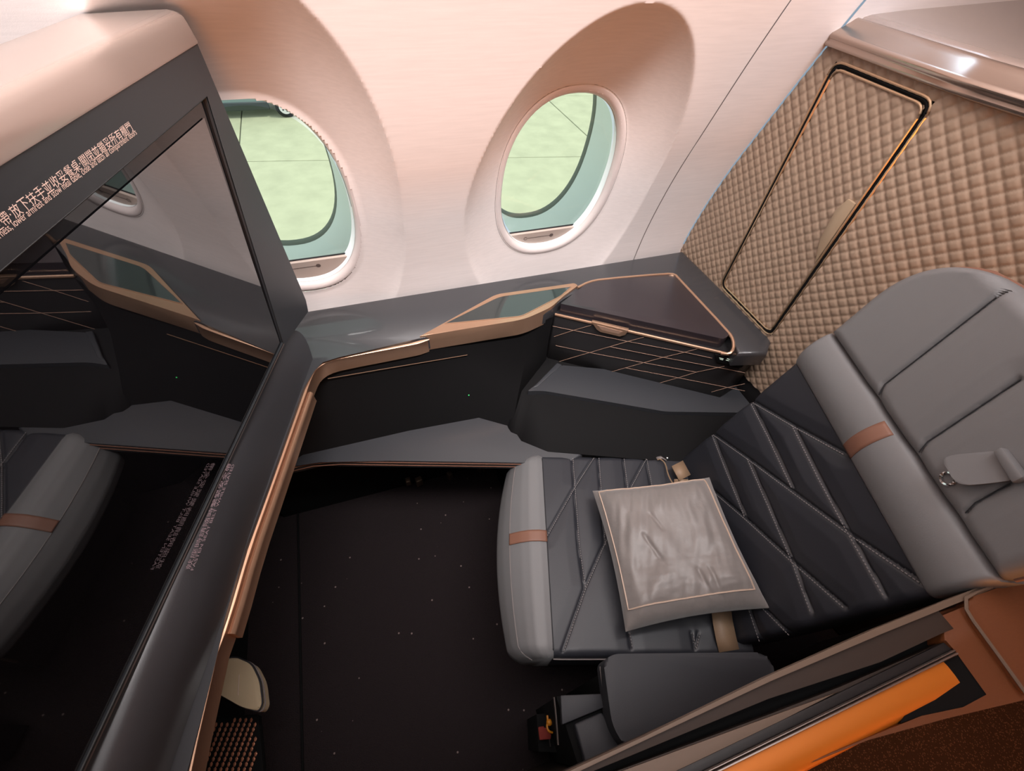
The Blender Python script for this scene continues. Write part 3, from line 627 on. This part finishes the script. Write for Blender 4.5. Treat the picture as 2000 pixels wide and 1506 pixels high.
def pad_surface(name, surf, a0, a1, b0, b1, step, edge_r, seams, mt, parent, thick, wfun=None, bulge=0, gw=.0045, gd=.005, edges=(1, 1, 1, 1), puff=None):
    """surf(a,b,h) -> point.  edges: round a0,a1,b0,b1"""
    na = max(4, int((a1-a0)/step)); nb = max(4, int((b1-b0)/step)); vs = []; fs = []
    for j in range(nb+1):
        b = b0+(b1-b0)*j/nb
        lo_, hi_ = wfun(b) if wfun else (a0, a1)
        for i in range(na+1):
            u = i/na
            u2 = .5-.5*math.cos(math.pi*u) if na < 0 else u
            a = lo_+(hi_-lo_)*u2
            d = 9
            if edges[0]: d = min(d, a-lo_)
            if edges[1]: d = min(d, hi_-a)
            if edges[2]: d = min(d, b-b0)
            if edges[3]: d = min(d, b1-b)
            h = bulge*(math.sin(math.pi*min(1, max(0, u)))*math.sin(math.pi*min(1, max(0, (b-b0)/(b1-b0)))))**.5 if bulge else 0
            if d < edge_r: q = 1-max(0, d)/edge_r; h -= edge_r*(1-math.sqrt(max(0, 1-q*q)))
            if seams:
                dd = min(seg_dist(a, b, L) for L in seams); h += groove(dd, gw, gd)
                if puff: h += puff*min(1, dd/.03)
            vs.append(surf(a, b, h))
    w = na+1
    for j in range(nb):
        for i in range(na): fs.append((j*w+i, j*w+i+1, (j+1)*w+i+1, (j+1)*w+i))
    # skirt and back
    loop = [i for i in range(w)]+[j*w+na for j in range(1, nb+1)]+[nb*w+i for i in range(na-1, -1, -1)]+[j*w for j in range(nb-1, 0, -1)]
    base = len(vs)
    for idx in loop:
        j, i = divmod(idx, w); b = b0+(b1-b0)*j/nb; lo_, hi_ = wfun(b) if wfun else (a0, a1); a = lo_+(hi_-lo_)*i/na
        vs.append(surf(a, b, -thick))
    n = len(loop)
    for k in range(n): fs.append((loop[k], base+k, base+(k+1) % n, loop[(k+1) % n]))
    fs.append(tuple(base+k for k in range(n)))
    bm = bmesh.new(); V = [bm.verts.new(v) for v in vs]
    for f in fs:
        try: bm.faces.new([V[i] for i in f])
        except ValueError: pass
    return bmo(name, bm, mt, parent, 55)
def SCu(w, f, h): return P0+W*w+F*f+Vector((0, 0, h))
cush = pad_surface('seat_cushion', SCu, SW0, SW1, -.03, .412, .003, .018, cS, M_seatdark, seat, .11, edges=(1, 1, 0, 0), gw=.0028, gd=.0035, puff=.0025)
# front bolster: section swept across the width
def bol(w, s):      # s 0..1 along the section
    c = (w-(SW0+SW1)/2)/((SW1-SW0)/2); bow = .016*(1-c*c)
    secs = [(.410, .002), (.425, .006), (.445, .004), (.462, -.006), (.476, -.020), (.481, -.026), (.492, -.045), (.502, -.075), (.500, -.105), (.488, -.125), (.47, -.135), (.41, -.135)]
    x = s*(len(secs)-1); i = min(int(x), len(secs)-2); t = x-i
    f = secs[i][0]*(1-t)+secs[i+1][0]*t; z = secs[i][1]*(1-t)+secs[i+1][1]*t
    k = min(1, max(0, (f-.41)/.07)); e = abs(c); rr = max(0, (e-.9)/.1)
    drop = .022*rr*rr
    f2 = f+bow*k*(1+min(1, max(0, -z/.07)))-drop*k*1.2
    return P0+W*(w*(1-.0*k))+F*f2+Vector((0, 0, z-(drop*.5 if z > -.03 else 0)+.003))
vs = []; fs = []; NA, NB = 60, 44
for j in range(NB+1):
    for i in range(NA+1): vs.append(bol(SW0+(SW1-SW0)*i/NA, j/NB))
for j in range(NB):
    for i in range(NA): fs.append((j*(NA+1)+i, j*(NA+1)+i+1, (j+1)*(NA+1)+i+1, (j+1)*(NA+1)+i))
fs.append(tuple(j*(NA+1) for j in range(NB+1))); fs.append(tuple(j*(NA+1)+NA for j in range(NB, -1, -1)))
bols = pyd('front_bolster', vs, fs, M_seatgrey, seat, 60)
tube('bolster_seam', [bol(SW0+(SW1-SW0)*i/40, 4.9/11)+Vector((0, 0, .0006)) for i in range(41)], .0011, M_piping, bols, 5)
wa = [cw(1062, 1038)[0], cw(1063, 1060)[0]]
def patch(name, fn, a0, a1, b0, b1, na, nb, m, parent):
    vs = [fn(a0+(a1-a0)*i/na, b0+(b1-b0)*j/nb) for j in range(nb+1) for i in range(na+1)]
    fs = [(j*(na+1)+i, j*(na+1)+i+1, (j+1)*(na+1)+i+1, (j+1)*(na+1)+i) for j in range(nb) for i in range(na)]
    o = pyd(name, vs, fs, m, parent, 80); md = o.modifiers.new('t', 'SOLIDIFY'); md.thickness = .002; md.offset = 1; return o
patch('accent_strap', lambda a, b: bol(a, b)+Vector((0, 0, .0012))+F*.0012*min(1, b*2), wa[1], wa[0], .02/11, 4.8/11, 6, 16, M_accent, bols)['label'] = 'tan leather accent strap'
pc = lambda w: [SCu(w, f, -.016 if f < .405 else -.012) for f in [.05+.02*i for i in range(19)]]
tube('cushion_piping', pc(SW1+.001), .0016, M_piping, cush, 5); tube('cushion_piping', pc(SW0-.001), .0016, M_piping, cush, 5)
def SBs(w, s, h): return P0+W*w+BU*s+BN*h
tube('bolster_edge_line', [SCu(SW0+(SW1-SW0)*i/30, .411, .0045-(.018 if i in (0, 30) else 0)) for i in range(31)], .0016, M_seam, cush, 5)
bk = pad_surface('backrest', SBs, BW0, BW1, -.06, .425, .003, .015, bS, M_seatdark, seat, .055, edges=(1, 1, 0, 0), gw=.0035, gd=.005, puff=.005)
def lum(w, s, h=0): 
    k = math.sin(math.pi*max(0, min(1, (s-.425)/.088))); return SBs(w, s, h+.004+.014*k**.7)
lb = pad_surface('lumbar_pad', lum, BW0-.002, BW1+.002, .425, .513, .004, .012, None, M_seatgrey, seat, .06, edges=(1, 1, 0, 0))
la = [bw_(1656, 884)[0], bw_(1670, 906)[0]]
patch('accent_strap', lambda a, b: lum(a, b, .0012), la[1]+.008, la[0]+.012, .427, .511, 5, 16, M_accent, lb)['label'] = 'tan leather accent strap'
def hw_(s):
    R = .15; k = 0 if s < .60 else min(1, (s-.60)/.15)
    ins = R*(1-math.sqrt(max(0, 1-k**2.4))); c = (BW0+BW1)/2; hh = (BW1-BW0)/2-ins*1.0
    return (c-hh, c+hh)
def head(w, s, h=0):
    return SBs(w, s, h+.006)
hS = [[bw_(*p) for p in L] for L in ([(1719, 772), (1731, 751), (1815, 686), (1964, 570)], [(1798, 884), (1815, 863), (1996, 742)], [(1889, 1003), (1908, 983), (1975, 945)])]
hd = pad_surface('headrest', head, BW0, BW1, .516, .7495, .003, .022, hS, M_seatgrey, seat, .05, wfun=hw_, gw=.0028, gd=.006, puff=.004)
def outl(s0): 
    A = [(hw_(s)[1], s) for s in [.52+.01*i for i in range(24)]]; B = [(hw_(s)[0], s) for s in [.75-.01*i for i in range(24)]]; return A+B
tube('headrest_piping', [SBs(w+(.001 if w > -.2 else -.001), s+.001, -.022) for w, s in outl(0)], .003, M_accent, hd, 6)
for L in hS: tube('headrest_seam', [head(w, s_, -.0028) for w, s_ in [tuple(p[:2]) for p in dense([Vector((a, b, 0)) for a, b in L], .01)] if w < hw_(s_)[1]-.004 and s_ < .728], .0009, M_seam, hd, 5)
# stitching
def stitches(name, seams, surf, m, parent, off, side=.003):
    bm = bmesh.new()
    for L in seams:
        pts = dense([Vector((a, b, 0)) for a, b in L], .0058)
        for p, q in zip(pts, pts[1:]):
            d = (q-p).normalized(); nrm = Vector((-d.y, d.x, 0))*side; p = p+nrm; q = q+nrm
            if not (SW0+.012 < p.x < SW1-.008): continue
            A = surf(p.x, p.y, off); B = surf(*(p+(q-p)*.62).xy, off); t = (B-A).normalized(); up_ = (surf(p.x, p.y, off+.01)-A).normalized(); s = t.cross(up_)*.0007
            prism_bm(bm, [A-s, B-s, B+s, A+s], up_*-.001)
    o = bmo(name, bm, m, parent, 0); o['kind'] = 'stuff'; return o
stitches('cushion_stitching', cS, SCu, M_stitch, cush, .0022)
stitches('backrest_stitching', bS[4:], SBs, M_stitch, bk, .0022)
stitches('backrest_stitching', bS[:4], SBs, M_stitch, bk, .0022)
# headrest flap, loop and snap
def hp(x, y, o=.012): return ap(x, y, P0+BN*o, BN)
fl = round_poly([hp(1839, 897, .026), hp(1860, 888, .026), hp(1962, 879, .014), hp(1977, 938, .014), hp(1925, 945, .022), hp(1868, 949, .03)], [.008, .01, .004, .004, .02, .02], 4)
flap = prism('headrest_flap', fl, BN*-.004, M_seatgrey, hd, .001, 2)
prism('strap_loop', [hp(1937, 882, .026), hp(1954, 872, .026), hp(1999, 932, .026), hp(1975, 944, .026)], BN*-.016, M_seatgrey, hd, .003, 2)
bm = bmesh.new(); tube_bm(bm, [hp(1851, 935, .012)+(W*math.cos(t)+BU*math.sin(t))*.009 for t in [i*math.tau/20 for i in range(20)]], .0022, 6, True); bmo('chrome_snap', bm, M_chrome, hd)
# seat base, belts
M_base = mat('seat_base_brown', rgb(44, 32, 28), .6)
prism('seat_base', [SCu(SW1-.03, -.05, -.11), SCu(SW1-.03, .40, -.11), SCu(SW0+.03, .40, -.11), SCu(SW0+.03, -.05, -.11)], (0, 0, -.31), M_base, seat, .01, 2)
tube('base_edge_strip', [SCu(SW0+.028, .402, -.13), SCu(SW0+.028, .402, -.30)], .003, M_taupe, seat, 6)
def ribbon(name, pts, wdir, wd, m, parent, th=.0015):
    pts = [Vector(p) for p in pts]; bm = bmesh.new(); L = []
    for i, p in enumerate(pts):
        wv = wdir[i] if isinstance(wdir, list) else wdir
        L.append((bm.verts.new(p-wv*wd/2), bm.verts.new(p+wv*wd/2)))
    for a, b in zip(L, L[1:]): bm.faces.new((a[0], a[1], b[1], b[0]))
    o = bmo(name, bm, m, parent, 60); md = o.modifiers.new('t', 'SOLIDIFY'); md.thickness = th; return o
blt = thing('seat_belt', 'tan webbing lap belt with folded end beside the pillow, near the seat crease', 'seat belt', (.6, .3, .43))
za = [az(1327, 905, .452), az(1329, 918, .454), az(1333, 934, .452), az(1337, 950, .448)]
ribbon('belt_tongue', [az(1322, 906, .455), az(1337, 934, .452)], (az(1338, 906, .455)-az(1307, 922, .455)).normalized(), .040, M_belt, blt, .004)
ribbon('belt_webbing', smoothpath([az(1330, 936, .452), az(1331, 950, .447), az(1325, 966, .44), az(1335, 1000, .43)], 2), [(Vector((.9, -.3, .15*i))).normalized() for i in range(17)][:len(smoothpath([Vector()]*4, 2))], .036, M_belt, blt)
tube('belt_edge_cord', smoothpath([az(1284, 898, .43), az(1290, 896, .435), az(1300, 905, .432), az(1304, 925, .44), az(1311, 940, .445), az(1317, 948, .44)], 2), .0018, M_belt, blt, 5)
ribbon('belt_anchor_strap', [az(1282, 895, .425), az(1292, 893, .43), az(1302, 899, .428)], Vector((0, 1, 0)), .008, M_piping, blt)
bm = bmesh.new(); bmesh.ops.create_uvsphere(bm, u_segments=12, v_segments=8, radius=.005, matrix=Matrix.Translation(az(1303, 895, .425))); bmo('anchor_bolt', bm, M_chrome, blt)
b2p = [az(1408, 1185, .44), az(1412, 1215, .437), az(1418, 1245, .434), az(1424, 1270, .425), az(1428, 1288, .38), az(1430, 1300, .34)]
ribbon('belt_webbing', b2p, (az(1445, 1262, .43)-az(1402, 1268, .43)).normalized(), .047, M_belt, blt)
# ------------------------------------------------------------------ pillow
pil = thing('pillow', 'square grey satin pillow with pale piping lying on the seat', 'pillow', (.45, .2, .44))
c_tl, c_tr, c_br, c_bl = az(1158, 963, .462), az(1384, 937, .535), az(1500, 1190, .525), az(1222, 1236, .462)
cn = (c_tr-c_tl).cross(c_bl-c_tl).normalized(); cn = cn if cn.z > 0 else -cn
def pilp(u, v, side):
    # edges pulled in between the corners
    p = c_tl*(1-u)*(1-v)+c_tr*u*(1-v)+c_br*u*v+c_bl*(1-u)*v
    cc = (c_tl+c_tr+c_br+c_bl)/4; x, y = u*2-1, v*2-1
    e = max(abs(x), abs(y)); m_ = min(abs(x), abs(y)); pull = .055*(e**3)*(1-(m_)**2)
    p = p+(cc-p)*pull
    h = ((1-abs(x)**5)*(1-abs(y)**5))**.6
    wr = noise.noise(Vector((x*2.2, y*2.2, side)))*.010+noise.noise(Vector((x*9+y*3, y*3, 4+side)))*.0035*(.4+e)+noise.noise(Vector((x*3, y*14, 9)))*.0022*max(0, y)+noise.noise(Vector((x*12, y*2.5, 7)))*.0022*max(0, -y)
    for (u0, v0, u1, v1) in ((.30, .45, .37, .62), (.40, .30, .45, .42), (.60, .72, .63, .9), (.68, .72, .70, .92), (.30, .08, .25, .25)):
        wr -= .004*math.exp(-(seg_dist(u, v, [(u0, v0), (u1, v1)])/.012)**2)
    lift = (.050 if side > 0 else -.024)*h
    return p+cn*(lift+wr*h*(1 if side > 0 else 0)+.002*side+.012)
G = 90
for side, nm in ((1, 'pillow_front'), (-1, 'pillow_back')):
    vs = [pilp(i/G, j/G, side) for j in range(G+1) for i in range(G+1)]; fs = []
    for j in range(G):
        for i in range(G): fs.append((j*(G+1)+i, j*(G+1)+i+1, (j+1)*(G+1)+i+1, (j+1)*(G+1)+i))
    pyd(nm, vs, fs, M_pillow, pil, 80)
fr = []
for k in range(4):
    for i in range(24):
        t = i/24; a0_, a1_, b0_, b1_ = .045, .935, .035, .895
        fr.append({0: (a0_+(a1_-a0_)*t, b0_), 1: (a1_, b0_+(b1_-b0_)*t), 2: (a1_+(a0_-a1_)*t, b1_), 3: (a0_, b1_+(b0_-b1_)*t)}[k])
fr2 = []
for u, v in fr: fr2.append(pilp(u, v, 1)+cn*.001)
tube('piping', fr2, .0017, M_ppipe, pil, 5, True)
# ------------------------------------------------------------------ aisle armrest and seat-side console
ap_ = [az(1178, 1290, .60), az(1200, 1277, .60), az(1488, 1274, .60), az(1508, 1290, .60), az(1515, 1325, .60), Vector((.5, -.082, .6)), Vector((.215, -.082, .6)), az(1196, 1420, .60)]
ar = prism('armrest', round_poly(ap_, [.02, .02, .03, .03, .02, 0, .02, .02], 4), (0, 0, -.06), M_matte, seat, .006, 3, True); ar['label'] = 'thick black padded aisle armrest'
prism('armrest_post', [Vector((.24, .03, .54)), Vector((.50, -.04, .54)), Vector((.50, -.08, .54)), Vector((.22, -.08, .54))], (0, 0, -.5), M_black, ar)
tube('armrest_edge', [az(1172, 1302, .57), az(1178, 1350, .56), az(1181, 1385, .55)], .0012, M_piping, ar, 5)
bx = thing('side_stowage_box', 'small black stowage box in front of the aisle armrest', 'stowage box', (.15, -.03, .3))
prism('box_lid', [az(1095, 1358, .55), az(1174, 1355, .55), az(1180, 1382, .55), az(1098, 1416, .55)], (0, 0, -.02), M_matte, bx, .002, 2)
prism('box_body', [az(1086, 1360, .535), az(1172, 1356, .535), az(1180, 1420, .535), Vector((.20, -.082, .535)), Vector((.14, -.082, .535))], (0, 0, -.42), M_black, bx, .002, 2)
tube('box_edge_strip', [az(1082, 1362, .54), az(1086, 1400, .535), az(1090, 1455, .53)], .0016, M_silver, bx, 5)
prism('box_front_block', [az(1122, 1414, .552), az(1176, 1391, .552), az(1200, 1430, .552), Vector((.215, -.084, .552)), Vector((.15, -.084, .552))], (0, 0, -.1), M_matte, bx, .004, 3)
# life vest tab
lv = thing('life_vest_pull', 'red pull tab with yellow ring low beside the black stowage box', 'life vest tab', tuple(az(1065, 1425, .33)))
prism('red_tab', [az(x, y, .34) for x, y in ((1051, 1420), (1062, 1418), (1066, 1424), (1077, 1432), (1076, 1444), (1054, 1446))], (0, 0, -.012), M_red, lv, .002, 2)
tube('yellow_cord', smoothpath([az(1069, 1397, .36), az(1070, 1410, .36), az(1068, 1420, .36), az(1072, 1429, .36), az(1079, 1431, .355)], 2), .0022, M_yellow, lv, 6)
bm = bmesh.new(); bmesh.ops.create_uvsphere(bm, u_segments=12, v_segments=8, radius=.0065, matrix=Matrix.Translation(az(1073, 1411, .36))); bmo('yellow_bead', bm, M_yellow, lv)
tube('tab_cord', [az(1073, 1444, .33), az(1075, 1458, .32)], .0012, M_silver, lv, 5)
prism('tab_mount', [az(1048, 1395, .30), az(1086, 1392, .30), az(1092, 1470, .30), az(1052, 1468, .30)], (0, 0, -.28), M_black, lv)
# ------------------------------------------------------------------ left: cream pad and perforated copper grille
cr = thing('cream_pad', 'cream fabric pad with dark piped edge poking out below the copper ledge', 'pad', tuple(az(450, 1335, .36)))
cpz = .36
cpp = round_poly([az(425, 1292, cpz), az(455, 1282, cpz), az(490, 1297, cpz), az(506, 1330, cpz), az(511, 1375, cpz), az(503, 1390, cpz), az(470, 1380, cpz), az(418, 1350, cpz), az(385, 1330, cpz), az(395, 1290, cpz)], .012, 3)
prism('pad_cushion', cpp, (0, 0, -.045), M_cream, cr, .007, 3, True)
tube('pad_piping', [p+Vector((.001, 0, -.004)) for p in cpp[4:36]], .0022, M_seam, cr, 6)
tube('pad_piping', [p+Vector((.003, -.001, -.013)) for p in cpp[4:36]], .0016, M_piping, cr, 6)
tube('pad_crease', [az(467, 1318, cpz+.0003), az(465, 1358, cpz+.0003)], .0008, M_barb, cr, 5)
gr = thing('perforated_grille', 'black grille studded with rows of copper beads in the lower left corner', 'grille', tuple(az(450, 1450, .2)))
gz = .22
prism('grille_plate', [az(400, 1400, gz), az(505, 1395, gz), az(520, 1560, gz), az(360, 1560, gz)], (0, 0, -.02), M_black, gr, .004, 2)
bm = bmesh.new(); g_o = az(440, 1425, gz); u1 = (az(455, 1455, gz)-az(449.6, 1461.5, gz)); ua = az(461, 1430, gz)-az(450, 1430, gz); ub = az(452, 1440.5, gz)-az(450, 1430, gz)
for i in range(-9, 14):
    for j in range(-2, 15):
        p = g_o+ua*(i+.5*(j % 2))+ub*j*.9
        q = p-CAM; k_ = q.dot(_f); sx = 1000+FPX*q.dot(_R)/k_; sy = 753-FPX*q.dot(_U)/k_
        if 378 < sx < 500 and 1408-.1*(sx-440) < sy < 1545:
            bmesh.ops.create_icosphere(bm, subdivisions=1, radius=.0042, matrix=Matrix.Translation(p)@Matrix.Diagonal((.8, 1.2, .5, 1)))
o = bmo('copper_beads', bm, M_grid, gr); o['kind'] = 'stuff'
sm = box('floor_seam_strip', (-.455, .45, .003), (.006, .74, .006), M_black, None, .001); tag(sm, 'thin dark seam strip in the carpet left of the seat', 'floor strip')
# ------------------------------------------------------------------ aisle shell, suite door
DZ = .62; ZA = CAM.z-DZ
sw = thing('aisle_shell', 'taupe and orange-brown padded shell wall between the seat and the aisle', 'shell wall', (.6, -.1, 0))
def arow(name, pts, m, parent, dz=0, th=.02, bev=.002):
    """pts: [(x_ratio, y_ratio)] outline at shell height"""
    return prism(name, [Vector((a*(DZ-dz), b*(DZ-dz), ZA+dz)) for a, b in pts], (0, 0, -th), m, parent, bev, 2, True)
arow('padded_lip', [(-.3, -.085), (.277, -.081), (.556, -.0745), (.84, -.075), (1.28, -.086), (1.75, -.10), (1.75, -.115), (1.28, -.098), (.84, -.087), (.556, -.083), (.277, -.086), (-.3, -.095)], M_taupe, sw, .004, .02, .002)
arow('brown_inner_band', [(-.3, -.087), (.277, -.083), (.84, -.083), (1.0, -.083), (1.0, -.127), (.96, -.126), (.794, -.1255), (.532, -.105), (.169, -.095), (-.3, -.088)], M_brownsh, sw, 0, .05, .001)
arow('slot_floor', [(-.3, -.085), (1.0, -.11), (1.0, -.15), (-.3, -.16)], M_black, sw, -.03, .03, 0)
arow('dark_inner_band', [(-.3, -.098), (.21, -.108), (.51, -.125), (.68, -.133), (.95, -.139), (.96, -.156), (-.3, -.156)], M_brownsh, sw, -.010, .03, .001)
arow('taupe_wedge', [(-.3, -.095), (.211, -.1105), (.513, -.1285), (.676, -.1385), (.503, -.1405), (.306, -.1405), (-.3, -.14)], M_taupe, sw, -.006, .02, .001)
arow('dark_channel', [(-.3, -.1405), (.676, -.1405), (.955, -.140), (.96, -.155), (-.3, -.155)], M_dark, sw, -.004, .02, .0005)
dr_ = thing('suite_door', 'sliding suite door edge with twin silver trims and broad amber handle', 'door', (.4, -.12, .8))
for r0, r1 in ((-.1555, -.1590), (-.1605, -.1650)):
    strip('silver_trim', [Vector((x*DZ, 0, ZA)) for x in (-.3, .2, .6, .96)], Vector((0, 1, 0)), [(r0*DZ, -.002), (r0*DZ, .003), (r0*DZ-.0008, .004), (r1*DZ+.0008, .004), (r1*DZ, .003), (r1*DZ, -.002)], M_silver, dr_, True, 40)
hx = [-.3, 0, .2, .4, .6, .75, .85, .90, .925]; vs = []; fs = []
hp_ = [(-.1655, 0), (-.175, .001), (-.19, .001), (-.203, .000), (-.211, -.003), (-.2155, -.008), (-.216, -.015), (-.212, -.022), (-.19, -.03), (-.1655, -.03)]
bm = bmesh.new(); rows = []
for i, x in enumerate(hx):
    k = 0 if x <= .85 else (x-.85)/.075
    rows.append([bm.verts.new((x*DZ, b*DZ*(1-.0*k), ZA+z-.002*k)) for b, z in hp_])
for A, B in zip(rows, rows[1:]):
    for j in range(len(A)): bm.faces.new((A[j], A[(j+1) % len(A)], B[(j+1) % len(A)], B[j]))
bm.faces.new(rows[0]); bm.faces.new(rows[-1]); bmo('amber_handle', bm, M_orange, dr_, 60)
arow('door_pocket', [(.90, -.158), (.965, -.160), (.955, -.235), (.89, -.233), (.80, -.218), (.75, -.214)], M_black, dr_, -.002, .05, 0)
arow('outer_frame', [(.5, -.20), (.80, -.2185), (.89, -.2335), (.957, -.236), (.966, -.160), (.96, -.138), (1.0, -.10), (1.75, -.12), (1.75, -.30), (1.30, -.285), (1.01, -.262), (.84, -.236), (.67, -.214), (.5, -.205)], M_orangel, sw, -.001, .06, .003)
arow('raised_corner_pad', round_poly([(1.085, -.092, 0), (1.055, -.125, 0), (1.043, -.195, 0), (1.032, -.262, 0), (1.75, -.29, 0), (1.75, -.118, 0), (1.25, -.101, 0)], [.03, .04, .05, .02, 0, 0, 0], 4) and [tuple(v.xy) for v in round_poly([(1.085, -.092, 0), (1.055, -.125, 0), (1.043, -.195, 0), (1.032, -.262, 0), (1.75, -.29, 0), (1.75, -.118, 0), (1.25, -.101, 0)], [.03, .04, .05, .02, 0, 0, 0], 4)], M_orangel, sw, .006, .02, .003)
tube('corner_piping', [Vector((a*(DZ-.008), b*(DZ-.008), ZA+.0075)) for a, b in ((1.25, -.094), (1.12, -.089), (1.085, -.091), (1.064, -.108), (1.057, -.13), (1.047, -.19), (1.034, -.262))], .0022, M_taupe, sw, 6)
prism('shell_core', [Vector((-.2, -.087, ZA-.05)), Vector((1.05, -.087, ZA-.05)), Vector((1.05, -.125, ZA-.05)), Vector((-.2, -.125, ZA-.05))], (0, 0, -.82), M_brownsh, sw)
